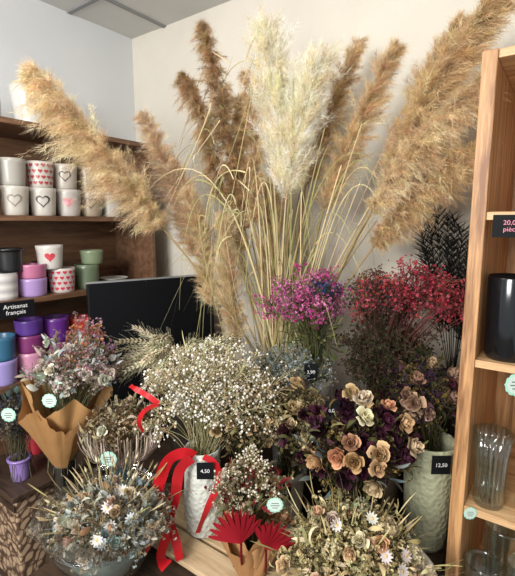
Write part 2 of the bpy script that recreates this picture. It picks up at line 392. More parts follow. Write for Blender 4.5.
def card(name,c,w,h,txt,colm=M_black,tm=M_white,parent=None,size=.02,tilt=0,nrmv=FACE):
    o=box(name,(-w/2,-.001,-h/2),(w/2,.001,h/2),colm,parent)
    ang=math.atan2(nrmv[1],nrmv[0])+math.pi/2
    o.location=Vector(c); o.rotation_euler=(tilt,0,ang)
    if txt:
        cu=bpy.data.curves.new('lettering','FONT'); cu.body=txt; cu.size=size; cu.align_x='CENTER'; cu.align_y='CENTER'
        t=bpy.data.objects.new('lettering',cu); scn.collection.objects.link(t); t.parent=o; t.location=(0,-.0018,0); t.rotation_euler=(math.pi/2,0,0); cu.materials.append(tm)
    return o
card('shop_sign_card',(.315,-.83,1.19),.13,.06,'Artisanat\nfrançais',size=.022,nrmv=np.array([1.,-.15,0]))
def round_tag(c,r=.017,parent=None):
    mb=MB(); n=32; a=np.arange(n)*2*np.pi/n; rr=r*(1+.06*np.cos(a*12))
    X=np.cross(UP,FACE); Y=nrm(np.cross(FACE,X))+0
    o=np.array(c)+X*(rr*np.cos(a))[:,None]+Y*(rr*np.sin(a))[:,None]
    i=np.array(c)+X*(.8*r*np.cos(a))[:,None]+Y*(.8*r*np.sin(a))[:,None]+FACE*.0006
    z=np.array(c)+X*(.01*r*np.cos(a))[:,None]+Y*(.01*r*np.sin(a))[:,None]+FACE*.0006
    j=np.arange(n);j2=(j+1)%n
    mb.add(np.concatenate([o,i]),np.stack([j,j2,n+j2,n+j],1),lin('#9fd0bd'))
    mb.add(np.concatenate([i,z]),np.stack([j,j2,n+j2,n+j],1),lin('#c2d2c8'))
    for k,(w,y) in enumerate([(.9,.25),(1.1,-.05),(.7,-.35)]):
        q=[np.array(c)+X*r*sx*w*.5+Y*r*(y+sy*.05)+FACE*.001 for sx,sy in((-1,-1),(1,-1),(1,1),(-1,1))]
        mb.add(q,[(0,1,2,3)],lin('#55706a'))
    return mb.obj('round_price_tag',M_card,parent,smooth=False)

# ---------------------------------------------------------------- chalkboard
cb=empty('chalkboard')
a0=np.array([.44,-.62]);a1=np.array([.63,-.10]); d=a1-a0; Lb=np.linalg.norm(d); cc=(a0+a1)/2; ang=math.atan2(d[1],d[0])
o=box('panel',(-Lb/2,-.009,-.635),(Lb/2,.009,.635),M_black,cb,.006); 
o.location=(cc[0],cc[1],.635);o.rotation_euler=(0,0,ang)
fr=mat('frame_grey','c',lin('#8d8f90'),.4)
o=box('top_rail',(-Lb/2,-.011,-.003),(Lb/2,.011,.003),fr,cb,.001); o.location=(cc[0],cc[1],1.273);o.rotation_euler=(0,0,ang)

# ---------------------------------------------------------------- right bookcase
bk=empty('wooden_bookcase')
box('side_left',(1.752,-.49,0),(1.783,-.02,1.862),M_pine,bk,.002)
box('side_right',(2.45,-.49,0),(2.476,-.02,1.862),M_pine,bk,.002)
for z in (.07,.44,.80,1.17,1.508,1.844): box('shelf',(1.783,-.485,z),(2.45,-.02,z+.018),M_pineh,bk,.0015)
box('back_panel',(1.783,-.02,0),(2.45,-.012,1.862),M_pine,bk)
mb=MB(); lathe(mb,[(.001,0),(.042,0),(.047,.01),(.05,.19),(.048,.195),(.046,.18),(.044,.012),(.001,.01)],(1.838,-.425,1.188),lin('#0d1118'),40)
mb.obj('black_glass_vase',M_blackg)
mb=MB(); lathe(mb,[(.001,0),(.042,0),(.046,.01),(.05,.15),(.048,.155),(.046,.14),(.044,.012),(.001,.01)],(1.93,-.33,1.188),lin('#2a4038'),40)
mb.obj('black_glass_vase',M_blackg)
def rib(n,a): return lambda x:1+a*np.cos(n*x)
mb=MB(); lathe(mb,[(.001,0),(.03,0),(.033,.006),(.033,.06),(.036,.13),(.042,.19),(.0395,.19),(.0335,.13),(.03,.06),(.03,.012),(.001,.012)],(1.828,-.44,.818),lin('#ffffff'),120,mod=rib(20,.045))
mb.obj('ribbed_glass_vase',M_glass)
mb=MB(); lathe(mb,[(.001,0),(.036,0),(.038,.006),(.038,.17),(.04,.2),(.0375,.2),(.0355,.17),(.0355,.01),(.001,.01)],(1.92,-.40,.818),lin('#ffffff'),48)
mb.obj('glass_vase',M_glass)
for x,y,r,h in ((1.83,-.44,.042,.2),(1.925,-.44,.045,.24),(1.86,-.32,.045,.24)):
    mb=MB(); lathe(mb,[(.001,0),(r*.9,0),(r,.006),(r,h-.01),(r*1.04,h),(r*1.04-.003,h),(r-.003,h-.01),(r-.003,.01),(.001,.01)],(x,y,.458),lin('#ffffff'),48)
    mb.obj('glass_jar',M_glass)
card('shelf_price_card',(1.833,-.494,1.495),.07,.048,'20,00\npièce',tm=M_pinktext,size=.014,nrmv=np.array([0.25,-1.,0]))
round_tag((1.87,-.495,1.15),.026); round_tag((1.80,-.495,.81),.016)

# ---------------------------------------------------------------- tables
def ornate():
    m=bpy.data.materials.new('ornate_brown'); m.use_nodes=True; nt=m.node_tree; N=nt.nodes; L=nt.links; b=N['Principled BSDF']; b.inputs['Roughness'].default_value=.55
    tc=N.new('ShaderNodeTexCoord'); w=N.new('ShaderNodeTexVoronoi'); w.feature='DISTANCE_TO_EDGE'; w.inputs['Scale'].default_value=34; L.new(tc.outputs['Object'],w.inputs['Vector'])
    wv=N.new('ShaderNodeTexWave'); wv.wave_type='RINGS'; wv.inputs['Scale'].default_value=12; wv.inputs['Distortion'].default_value=12; L.new(tc.outputs['Object'],wv.inputs['Vector'])
    mm=N.new('ShaderNodeMath'); mm.operation='MULTIPLY'; L.new(w.outputs[0],mm.inputs[0]); mm.inputs[1].default_value=5
    m2=N.new('ShaderNodeMath'); m2.operation='MULTIPLY'; L.new(mm.outputs[0],m2.inputs[0]); L.new(wv.outputs[0],m2.inputs[1])
    cr=N.new('ShaderNodeValToRGB'); cr.color_ramp.elements[0].color=(*lin('#4c382a'),1); cr.color_ramp.elements[1].color=(*lin('#b0957a'),1); cr.color_ramp.elements[1].position=.5
    L.new(m2.outputs[0],cr.inputs[0]); L.new(cr.outputs[0],b.inputs['Base Color'])
    return m
M_orn=ornate()
tb=empty('display_table')
box('top',(.90,-1.13,.58),(1.74,-.04,.62),M_dark,tb,.003)
box('top_return',(.66,-.99,.58),(.90,-.04,.62),M_dark,tb,.003)
for x,y in ((.69,-.95),(.69,-.09),(1.67,-1.09),(1.67,-.09),(.92,-1.09)): box('leg',(x,y-.02,0),(x+.04,y+.02,.58),M_dark,tb)
ps=empty('plank_riser')
box('plank_front',(1.00,-.88,.635),(1.50,-.80,.65),M_plank,ps,.002); box('plank_back',(1.00,-.79,.635),(1.50,-.56,.65),M_plank,ps,.002)
for x in (1.02,1.46): box('batten',(x,-.88,.62),(x+.02,-.56,.635),M_plank,ps)
rs=empty('back_riser'); box('top',(.98,-.50,.80),(1.60,-.10,.82),M_dark,rs)
for x in (.98,1.58): box('side',(x,-.50,.62),(x+.02,-.10,.80),M_dark,rs)
ch=empty('ornate_wooden_chest')
box('body',(.36,-1.02,.05),(.63,-.72,.66),M_orn,ch,.004); box('lid',(.35,-1.035,.66),(.645,-.71,.68),M_dark,ch,.004)
for z in (.06,.33,.62): box('band',(.36,-1.026,z),(.63,-1.02,z+.02),M_dark,ch)
for x in (.36,.59):
    for y in (-1.02,-.76): box('foot',(x,y,0),(x+.04,y+.04,.05),M_dark,ch)
dc=empty('ornate_drawer_cabinet')
box('body',(.735,-.965,0),(.885,-.70,.575),M_orn,dc,.003)
for z in (.02,.21,.40): box('drawer_front',(.74,-.975,z),(.88,-.965,z+.165),M_orn,dc,.003); box('handle',(.79,-.987,z+.08),(.83,-.975,z+.09),M_dark,dc,.002)

# ---------------------------------------------------------------- PAMPAS
PA=empty('pampas_grass_arrangement')
VM=np.array([1.155,-.34,.98])
mb=MB(); lathe(mb,[(.001,0),(.06,0),(.075,.01),(.095,.09),(.09,.12),(.075,.16),(.085,.165),(.083,.165),(.07,.155),(.08,.1),(.001,.02)],(1.155,-.34,.82),lin('#9c8b74'),40)
mb.obj('vase',M_mattecer,PA)
STR=['#c9b288','#b8a274','#d8c39a','#a89c70','#e2d0aa']
def plume(mb,base,tip,rad,cols,bend=(0,0,0),nbr=230,hair=44,droop=.25,stem=True,soft=1.,dens=1.,full=False):
    nbr=int(nbr*1.9*dens); hair=int(hair*1.25)
    base=np.array(base,float);tip=np.array(tip,float);ctrl=(base+tip)/2+np.array(bend,float)
    s=rng.beta(1.0,1.15,nbr)
    def B(t): t=t[:,None]; return (1-t)**2*base+2*t*(1-t)*ctrl+t*t*tip
    p=B(s); T=nrm(B(np.minimum(s+.01,1.01))-B(s-.001))
    r=nrm(np.cross(T,rdir(nbr)))
    prof=np.sin(np.pi*np.clip(s*.76+.19,0,1))**.75
    if full: prof=np.minimum(1,np.sin(np.pi*np.clip(s*.62+.24,0,1))**.6)
    lobe=1+.18*np.sin(s*23+base[0]*50)+.10*np.sin(s*51+base[2]*20)
    bl=rad*1.75*prof*lobe*rng.uniform(.3,1.1,nbr)+.014
    bl=bl[:,None]; sp=rng.uniform(.2,.8,(nbr,1))
    e=p+(T*.75+r*sp)*bl+np.array([0,0,-1])*bl*droop; m=p+(T*.5+r*sp*.9)*bl*.62
    tubes(mb,bez(base[None],ctrl[None],tip[None],14),np.linspace(.0028,.0006,14),lin('#b8a47c'),4)
    u=rng.beta(1.1,1.1,(nbr,hair,1))
    q=(1-u)**2*p[:,None]+2*u*(1-u)*m[:,None]+u*u*e[:,None]
    q=q+rng.normal(0,rad*.045,q.shape)
    tg=nrm(2*(1-u)*(m-p)[:,None]+2*u*(e-m)[:,None])
    d=nrm(tg+rng.normal(0,.5*soft,q.shape)); d[...,2]-=.22*droop
    hl=rng.uniform(.010,.034,(nbr,hair,1))*(rad/.05)**.4
    w=nrm(np.cross(d,rng.normal(size=q.shape)))*.00052
    V=np.stack([q-w,q+w,q+d*hl],2).reshape(-1,3)
    bc=pick(cols,nbr,.10)[:,None,:]*(1+rng.normal(0,.14,(nbr,hair,1)))*(.84+.32*u)
    C=np.stack([bc*.94,bc*.94,bc*1.15],2).reshape(-1,3)
    mb.add(V,np.arange(len(V)).reshape(-1,3),C)
    if stem:
        v0=VM+rng.normal(0,.02,3)*np.array([1,1,0]); v0[2]=.9
        mid=(v0+base)/2+(base-v0)*.08+np.array([0,0,.05])
        tubes(mb,bez(v0[None],mid[None],base[None],12),.0032,lin(random.choice(STR)),5)
TAN=['#dcc39c','#cdb088','#e8d2ac','#d2b68e']; TAN2=['#e4cdaa','#d6bc96','#eedab8']; BRN=['#b89a76','#a2845f','#c6ab86']
CRM=['#fbf2dc','#f2e4c4','#fff8e8','#f4e6ca']; PNK=['#dcc2a4','#ccb092','#e6d0b4']
mb=MB()
plume(mb,(.80,-.54,1.48),(.605,-.86,1.95),.088,TAN2,(-.02,-.02,.06),340,60,.5)
plume(mb,(.84,-.42,1.38),(.60,-.44,1.90),.056,PNK,(0,0,.05),240,46,.4)
plume(mb,(.87,-.36,1.36),(.68,-.38,1.74),.058,PNK,(-.02,0,.04),220,40,.3)
plume(mb,(1.00,-.39,1.55),(.91,-.45,2.14),.05,BRN,(0.04,0,.03),250,46,.6)
plume(mb,(.95,-.42,1.60),(.87,-.50,1.98),.04,BRN,(0.03,0,.10),180,40,.9)
plume(mb,(1.05,-.36,1.50),(1.0,-.33,2.0),.038,TAN,(0.03,0,.05),200,36,.5)
plume(mb,(1.18,-.335,1.60),(1.14,-.41,2.08),.062,CRM,(0,0,.0),360,72,.04,soft=1.6,dens=1.3,full=True)
plume(mb,(1.19,-.37,1.58),(1.295,-.36,1.98),.054,CRM,(-.02,0,.03),320,66,.04,soft=1.6,dens=1.3,full=True)
plume(mb,(1.19,-.25,1.62),(1.325,-.16,2.08),.044,TAN,(0,0,.02),210,44,.25)
plume(mb,(1.285,-.30,1.54),(1.49,-.28,1.99),.046,TAN,(0,0,.03),230,44,.25)
plume(mb,(1.50,-.30,1.65),(1.75,-.34,2.02),.062,TAN,(-.01,0,.05),310,58,.35)
plume(mb,(1.48,-.22,1.66),(1.64,-.18,2.06),.048,TAN,(-.02,0,.04),240,50,.3)
plume(mb,(1.45,-.28,1.43),(1.74,-.34,1.69),.054,TAN,(0,0,.07),280,54,.5)
plume(mb,(1.46,-.34,1.53),(1.74,-.36,1.84),.057,TAN2,(0,0,.07),290,54,.5)
plume(mb,(.98,-.34,1.40),(.95,-.31,1.93),.044,TAN,(0.02,0,.05),210,42,.4)
plume(mb,(1.10,-.32,1.05),(1.06,-.28,1.62),.038,PNK,(0.02,0,.0),220,40,.2,stem=False)
plume(mb,(1.00,-.39,1.05),(.96,-.41,1.52),.052,TAN2,(0,0,0),250,42,.2,stem=False)
plume(mb,(1.05,-.30,1.30),(1.10,-.25,1.83),.036,TAN,(0,0,0),190,38,.2)
plume(mb,(.90,-.40,1.20),(.80,-.42,1.62),.048,TAN2,(0,0,.02),210,42,.3,stem=False)
mb.obj('plumes',M_pampas,PA)
mb=MB()
n=40
tp=np.stack([rng.uniform(.85,1.5,n),rng.uniform(-.42,-.2,n),rng.uniform(1.45,1.85,n)],1)
v0=np.tile(VM,(n,1))+rng.normal(0,.028,(n,3)); v0[:,2]=.92
tubes(mb,bez(v0,(v0+tp)/2+np.array([0,0,.06]),tp,10),.0021,pick(STR,n),4)
n=60
az=rng.uniform(0,2*np.pi,n); R0=rng.uniform(.12,.42,n); H=rng.uniform(.45,1.05,n)
v0=np.tile(VM,(n,1))+rng.normal(0,.03,(n,3)); v0[:,2]=.95
dx=np.stack([np.cos(az),np.sin(az)*.45,0*az],1)
top=v0+dx*(R0*.55)[:,None]+np.array([0,0,1])*(H*1.35)[:,None]
end=v0+dx*R0[:,None]*1.5+np.array([0,0,1])*(H*rng.uniform(.35,1.,n))[:,None]
end[:,0]=np.clip(end[:,0],.7,1.5); end[:,1]=np.clip(end[:,1],-.6,-.05); top[:,1]=np.clip(top[:,1],-.55,-.06)
LV=['#bfb488','#a59e6c','#d0c096','#dccca4','#989262']
ribbons(mb,bez(v0,top,end,18),np.linspace(1,.15,18)*.006,pick(LV,n))
n=75
v0=np.stack([rng.uniform(.93,1.12,n),rng.uniform(-.50,-.36,n),rng.uniform(1.4,2.0,n)],1)
e=v0+np.stack([rng.uniform(-.34,.14,n),rng.uniform(-.1,.04,n),rng.uniform(-.7,-.1,n)],1); mdl=v0+np.stack([rng.uniform(-.24,.12,n),0*v0[:,0],rng.uniform(-.05,.28,n)],1)
ribbons(mb,bez(v0,mdl,e,18),np.linspace(1,.15,18)*.0045,pick(LV,n))
mb.obj('stems_and_leaves',M_plant,PA)

# ---------------------------------------------------------------- bouquets
def vase_obj(parent,c,prof,col,m=M_cer,mod=None,seg=40):
    mb=MB(); lathe(mb,prof,c,lin(col),seg,mod=mod); return mb.obj('vase',m,parent)

# A: pink statice
A=empty('pink_statice_bouquet'); mouth=(1.35,-.44,1.05)
vase_obj(A,(1.35,-.44,.82),potprof(.035,.045,.22),'#8f8a86')
mb=MB(); 
P,D=ell((1.325,-.45,1.265),(.118,.085,.09),115,.3,1.1,-.5)
sprigs(mb,mouth,P,D,lin('#6e7048'),['#e062ac','#cc4a94','#e894c4','#b83c8a','#d880b0','#9a5a80'],22,.042,.0054)
P,D=ell((1.36,-.44,1.315),(.05,.05,.03),12,.2,1.,-.2); P=P+FACE*.055
sprigs(mb,mouth,P,D,lin('#4c5a48'),['#36406a','#4a557a','#2c3450'],16,.022,.005)
P,D=ell((1.34,-.44,1.17),(.08,.07,.07),110,.3,1,-.8)
inst(mb,T_lance,P,D,.036,pick(['#6b6f45','#7f7a50','#56603c','#5a4f38'],len(P)))
mb.obj('blooms',M_plant,A)
card('price_tag',off((1.35,-.44,1.085),-.03,.085),.038,.05,'3,90',parent=A,size=.014)

# B: crimson
B=empty('crimson_dried_bouquet'); mouth=(1.52,-.38,1.0)
mb=MB(); lathe(mb,[(.001,0),(.048,0),(.05,.005),(.052,.03),(.056,.03),(.057,.045),(.054,.05),(.06,.14),(.066,.142),(.068,.165),(.064,.17),(.058,.165),(.05,.02),(.001,.015)],(1.52,-.38,.82),lin('#b9ac95'),44); mb.obj('vase',M_mattecer,B)
mb=MB()
P,D=ell((1.605,-.33,1.285),(.145,.09,.08),90,.3,1.15,-.6)
sprigs(mb,mouth,P,D,pick(['#6b3a3a','#7d4a44'],len(P)),['#cc4a5e','#b83a4c','#dc7082','#8f2c3a','#c85a50','#8a3a4a'],21,.052,.005,spread=.6)
P,D=ell((1.51,-.34,1.28),(.09,.08,.075),60,.3,1.1,-.5)
sprigs(mb,mouth,P,D,pick(['#4b4132','#5d4a38'],len(P)),['#6a4348','#4a3c42','#8a4a58','#6d5848','#8a6a40'],18,.045,.005)
P,D=ell((1.53,-.36,1.14),(.12,.09,.12),210,.3,1.05,-.8)
sprigs(mb,mouth,P,D,pick(['#3e3a2a','#4d4a33','#5b4b39'],len(P)),['#3a3a28','#4a3830','#554c38','#323626','#5a4038'],16,.04,.006)
mb.obj('blooms',M_plant,B)

# C: black palm fronds
Cc=empty('black_palm_fronds')
vase_obj(Cc,(1.675,-.15,.62),potprof(.03,.042,.42),'#3a3836')
mb=MB()
for k in range(14):
    b=np.array([1.675,-.15,.98]); tip=b+np.array([(k-8)*.020+.02,rng.uniform(-.1,.08),rng.uniform(.40,.57)])
    tip[0]=min(tip[0],1.735); ctrl=(b+tip)/2+np.array([-.01,-.02,.05]); pts=bez(b,ctrl,tip,26)
    tubes(mb,pts[None],np.linspace(.002,.0006,26),lin('#1c1b18'),4)
    q=pts[9:]; t=nrm(np.gradient(pts,axis=0))[9:]; 
    q=np.repeat(q,13,0);t=np.repeat(t,13,0); n=len(q)
    d=nrm(t*.9+nrm(np.cross(t,rdir(n)))*.7); l=rng.uniform(.03,.075,(n,1))
    ribbons(mb,bez(q,q+d*l*.6,q+d*l+np.array([0,0,-.015]),4),np.array([1,.9,.6,.1])*.003,pick(['#1c1d1a','#24231f','#141513','#33302a'],n))
mb.obj('fronds',M_plant,Cc)

# D: right rose bouquet, embossed vase
Dq=empty('dried_rose_bouquet'); mouth=(1.677,-.40,.92)
vase_obj(Dq,(1.677,-.40,.62),[(.001,0),(.05,0),(.054,.01),(.058,.06),(.064,.2),(.066,.28),(.07,.3),(.067,.303),(.06,.28),(.052,.02),(.001,.015)],'#a8a98c',M_dots)
def rosemix(mb,mouth,c,r,nr,rcols,rs,fill,fcols,nl,lcols,zmin=-.4,ls=.06,Ts=None):
    P,D=ell(c,r,fill,.35,1.0,zmin); sprigs(mb,mouth,P,D,pick(['#5d5a3b','#4b4a32'],len(P)),fcols,14,.038,.006)
    P,D=ell(c,r,nl,.5,1.1,zmin-.2); insts(mb,Ts or [T_lance,T_curl],P,nrm(D+rng.normal(0,.35,D.shape)),ls*rng.uniform(.5,1.2,len(P)),pick(lcols,len(P)))
    P,D=ell(c,r,nr,.85,1.05,zmin+.1); D=nrm(D+FACE*.3+rng.normal(0,.35,D.shape))
    stems(mb,mouth,P,.0018,pick(['#6b6540','#57502f'],len(P)))
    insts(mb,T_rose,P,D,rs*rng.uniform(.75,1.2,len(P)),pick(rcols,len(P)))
mb=MB()
rosemix(mb,mouth,(1.655,-.40,1.03),(.095,.09,.115),14,['#b58e7c','#a57e68','#b89a80','#7a4450'],.036,90,['#4a3248','#35263a','#6b5a35','#8a7240','#3a2232'],170,['#4d4e2e','#3f432a','#6c6032','#35322a','#4a2f3a'],ls=.036)
mb.obj('blooms',M_plant,Dq)
card('price_tag',off((1.677,-.40,.89),.0,.073),.048,.05,'12,50',parent=Dq,size=.014)

# E: gypsophila
E=empty('gypsophila_bouquet'); bx,by=1.17,-.757; mouth=(bx,by,.90)
vase_obj(E,(bx,by,.65),[(.001,0),(.044,0),(.048,.006),(.053,.05),(.054,.10),(.050,.18),(.047,.22),(.05,.245),(.048,.247),(.044,.22),(.046,.05),(.001,.012)],'#cfd2c8',M_dots)
mb=MB()
P,D=ell((bx+.03,by+.03,1.035),(.18,.10,.125),235,.25,1.08,-.5)
sprigs(mb,mouth,P,D,pick(['#b5ac82','#9f9a70','#c7bd95'],len(P)),['#f0ece2','#e6dfd0','#fffaf0','#c7b494','#a89474'],19,.048,.0068,T_ball)
P,D=ell((bx+.03,by+.03,1.03),(.17,.1,.12),60,.3,1.,-.3)
inst(mb,T_long,P,D,.07,pick(['#a59c72','#8f8a60','#c9b98d'],len(P)))
mb.obj('blooms',M_plant,E)
def rib3(mb,pts,w,C,nor=None,K=40,twist=0):
    pts=np.array(pts,float); n=len(pts); t=np.linspace(0,n-1,K)
    o=[]
    for x in t:
        i=min(int(x),n-2); f=x-i; p=[pts[max(0,min(n-1,i+k))] for k in(-1,0,1,2)]
        o.append(.5*((2*p[1])+(-p[0]+p[2])*f+(2*p[0]-5*p[1]+4*p[2]-p[3])*f*f+(-p[0]+3*p[1]-3*p[2]+p[3])*f**3))
    o=np.array(o)
    a=np.linspace(0,twist,K)+.35*np.sin(np.linspace(0,9,K)); N=(FACE if nor is None else nor)[None]*np.cos(a)[:,None]+SIDE[None]*np.sin(a)[:,None]
    ribbons(mb,o[None],w,C,N[None])
mb=MB(); rd=lin('#b8141e')
f=lambda s,u,fc=.06:off((bx,by,u),s,fc)
rib3(mb,[f(-.015,.90,.06),f(-.04,.915,.07),f(-.075,.90,.07),f(-.10,.85),f(-.112,.79),f(-.09,.735,.075),f(-.085,.70,.09),f(-.095,.665,.12),f(-.075,.655,.145)],.032,rd,twist=.5)
rib3(mb,[f(-.02,.90,.065),f(-.05,.87,.075),f(-.062,.80,.08),f(-.075,.74,.085),f(-.06,.69,.10),f(-.045,.66,.13)],.028,lin('#a8121a'),twist=-.6)
rib3(mb,[f(.01,.90),f(.04,.88),f(.05,.83),f(.025,.77),f(.005,.72),f(-.01,.68)],.017,lin('#b81c24'),twist=.5)
rib3(mb,[f(-.10,1.05,.07),f(-.125,1.07,.07),f(-.15,1.08,.06),f(-.175,1.09,.05)],.014,rd,twist=.9)
rib3(mb,[f(-.10,1.05,.07),f(-.13,1.04,.09),f(-.145,1.01,.09),f(-.135,.985,.09)],.012,lin('#c81c24'),twist=1.2)
mb.obj('red_ribbon',M_ribbon,E)
card('price_tag',off((bx,by,.865),.015,.068),.044,.046,'4,50',parent=E,size=.014)

# F: blue-grey sprigs
Fq=empty('blue_gypsophila_bouquet'); mouth=(1.29,-.52,.96)
vase_obj(Fq,(1.29,-.52,.65),potprof(.035,.045,.31),'#6f7274')
mb=MB(); P,D=ell((1.285,-.54,1.07),(.13,.07,.08),110,.3,1.,-.4)
sprigs(mb,mouth,P,D,pick(['#8e9686','#9fa58d'],len(P)),['#9fb0b8','#b5bec0','#8f9ca5','#b5b0a0','#9a9078','#a89a80'],16,.042,.005)
mb.obj('blooms',M_plant,Fq)

# G: two cream pots
for (x,y,c,hh,sd) in ((1.25,-.675,'#cfc7b5',.17,0),(1.345,-.60,'#9c9b90',.17,1)):
    G=empty('cream_rose_bouquet'); mouth=(x,y,.65+hh)
    vase_obj(G,(x,y,.65),potprof(.04,.052,hh,rim=.02),c,M_mattecer)
    mb=MB()
    rosemix(mb,mouth,(x+.02,y,.955),(.088,.07,.108),18,['#d0b890','#bd9f78','#dccaaa','#a98860'],.033,95,['#9a8a62','#6d5c40','#b8a27c','#7b6a5c','#a89c80'],130,['#6b6742','#8a8158','#5a5a3a','#a39468'],-.35,.034)
    mb.obj('blooms',M_plant,G)
    card('price_tag',off((x,y,.65+hh-.035),-.015,.062),.044,.046,'6,50',parent=G,size=.014)

# H: dark purple roses
H=empty('purple_rose_bouquet'); mouth=(1.535,-.56,.80)
vase_obj(H,(1.535,-.56,.62),potprof(.045,.055,.18),'#5a5348')
mb=MB()
rosemix(mb,mouth,(1.525,-.59,.93),(.15,.10,.125),50,['#42202e','#50283a','#331a26','#5c2f42'],.034,130,['#4a2c38','#5c4a2f','#6f6040','#3a2830','#98824e'],220,['#5b5a3a','#665a34','#3f3a30','#8a8456','#56343e'],-.4,.036)
P,D=ell((1.56,-.60,.935),(.12,.105,.13),26,.97,1.1,-.2); D=nrm(D+FACE*.4+rng.normal(0,.3,D.shape))
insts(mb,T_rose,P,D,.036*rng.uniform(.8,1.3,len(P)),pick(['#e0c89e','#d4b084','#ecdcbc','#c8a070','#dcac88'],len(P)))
P,D=ell((1.53,-.60,.90),(.12,.11,.09),24,.9,1.1,-.2); inst(mb,T_lance,P,D,.045,pick(['#7f8d90','#6d7a7c','#97a09c'],len(P)))
mb.obj('blooms',M_plant,H)
card('price_tag',(1.505,-.65,1.05),.036,.05,'8,00',parent=H,size=.012)

# I: bottom right bowl
I=empty('dried_flower_bowl'); c=(1.63,-.72,.62)
mb=MB(); lathe(mb,[(.001,0),(.07,0),(.08,.01),(.115,.07),(.145,.12),(.152,.122),(.152,.118),(.138,.10),(.07,.015),(.001,.012)],c,lin('#d8d3c6'),48,mod=rib(30,.012)); mb.obj('bowl',M_mattecer,I)
mb=MB()
mouth=(c[0],c[1],.72); cI=(c[0]-.035,c[1]-.015,.755)
rosemix(mb,mouth,cI,(.15,.12,.10),20,['#e0c09c','#d8ae88','#ecdcbc','#e4ccb4'],.033,250,['#d6c294','#b8a272','#e6d6aa','#9c8c64','#dfcfa0','#c0b684'],310,['#c0b888','#d8c894','#a09a6a','#e4d6a4','#a89468','#ece0bc'],-.15,.033,[T_lance,T_curl,T_curl])
P,D=ell(cI,(.15,.12,.10),12,1.,1.08,.1); inst(mb,T_daisy,P,nrm(D+FACE*.5),.03,pick(['#e9e4dc','#f0ece6','#d9c6c0'],len(P),.03))
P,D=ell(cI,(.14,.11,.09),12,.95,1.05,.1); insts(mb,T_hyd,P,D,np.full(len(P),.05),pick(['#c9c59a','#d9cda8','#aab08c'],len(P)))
P,D=ell(cI,(.16,.13,.11),110,.7,1.1,-.1); inst(mb,T_long,P,D,.06,pick(['#cfbe8c','#b09c68','#e3d2a4','#9a8a5c'],len(P)))
mb.obj('blooms',M_plant,I)
round_tag(off((c[0],c[1],.745),-.155,.08),.019,I)

# J: kraft cone with red palm fan
J=empty('red_palm_bouquet_in_kraft_paper'); c=np.array([1.375,-.81,.65])
def cone(mb,base,top,r0,r1,col,n=64,jag=.018,K=9,gap=0,seed=0,wave=.05,fold=.05):
    base=np.array(base,float);top=np.array(top,float); ax=nrm(top-base); X=nrm(np.cross(ax,FACE)); Y=np.cross(ax,X)
    a=np.linspace(gap,2*np.pi-gap,n); r=np.random.default_rng(seed); ph=r.uniform(0,6,6)
    w=np.sin(2*a+ph[0])*.6+np.sin(5*a+ph[1])*.25
    tri=np.abs(((a*4.3/np.pi+ph[2])%2)-1)*2-1
    cr=np.sign(np.sin(11*a+ph[3]))*np.abs(np.sin(11*a+ph[3]))**.5
    V=[]
    for k in range(K):
        s=k/(K-1); rr=(r0+(r1-r0)*s**.9)*(1+wave*s*w+fold*s*cr); cen=base+(top-base)*s+ax*(jag*(w*.5+tri)*s**2)[:,None]
        V.append(cen+X*(rr*np.cos(a))[:,None]+Y*(rr*np.sin(a))[:,None]+r.normal(0,.0012*s,(n,3)))
    V=np.array(V).reshape(-1,3)
    F=[(k*n+j,k*n+j+1,(k+1)*n+j+1,(k+1)*n+j) for k in range(K-1) for j in range(n-1)]
    mb.add(V,F,col)
mb=MB(); 
cone(mb,c+[0,0,.001],off(c,-.01,-.0,.12),.028,.068,lin('#a97c50'),seed=1,wave=.1,jag=.02)
cone(mb,c+[0,0,.0015],off(c,.02,-.01,.14),.03,.075,lin('#b98c5e'),seed=2,gap=.6,wave=.1,jag=.03)
mb.obj('kraft_paper',M_paper,J)
mb=MB()
nf=19
for side,(s0,l0,u0,tilt) in enumerate(((-.02,.088,.15,-.35),(.035,.075,.135,.55))):
    hub=off(c,s0,.082,u0); a=np.linspace(-1.0,1.0,nf)
    for i in range(nf):
        aa=a[i]+tilt; d=SIDE*math.sin(aa)+UP*math.cos(aa)+FACE*(.04+.06*(1 if i%2 else -1)); l=l0*(1-.2*abs(a[i])/1.25)
        P=bez(hub,hub+d*l*.6,hub+d*l,6)[None]
        ribbons(mb,P,np.array([.15,.5,.85,1,.9,.25])*.0105,lin('#9a1c28')*(1.05 if i%2 else .55),FACE[None,None]+SIDE*(.5 if i%2 else -.5))
    tubes(mb,bez(hub,hub-UP*.05,hub-UP*.1-FACE*.05,4)[None],.003,lin('#7a1a22'),5)
mb.obj('red_palm_fan',M_plant,J)
mb=MB(); mouth=c+np.array([0,0,.10])
rosemix(mb,mouth,off(c,0,-.02,.20),(.085,.05,.075),11,['#c9ba98','#a98258','#d2c8b4','#8f2b30'],.028,60,['#b0a080','#8a7a5a','#cfc5b0','#7a2028'],80,['#7a7a55','#9a9168','#8f2b30'],-.3,.03)
P,D=ell(off(c,0,-.01,.22),(.085,.05,.08),18,.8,1.1,0)
sprigs(mb,mouth,P,D,lin('#8a8055'),['#e8e2d4','#d0c5ae'],16,.03,.0055,T_ball)
mb.obj('blooms',M_plant,J); round_tag(off(c,.055,.07,.235),.018,J)

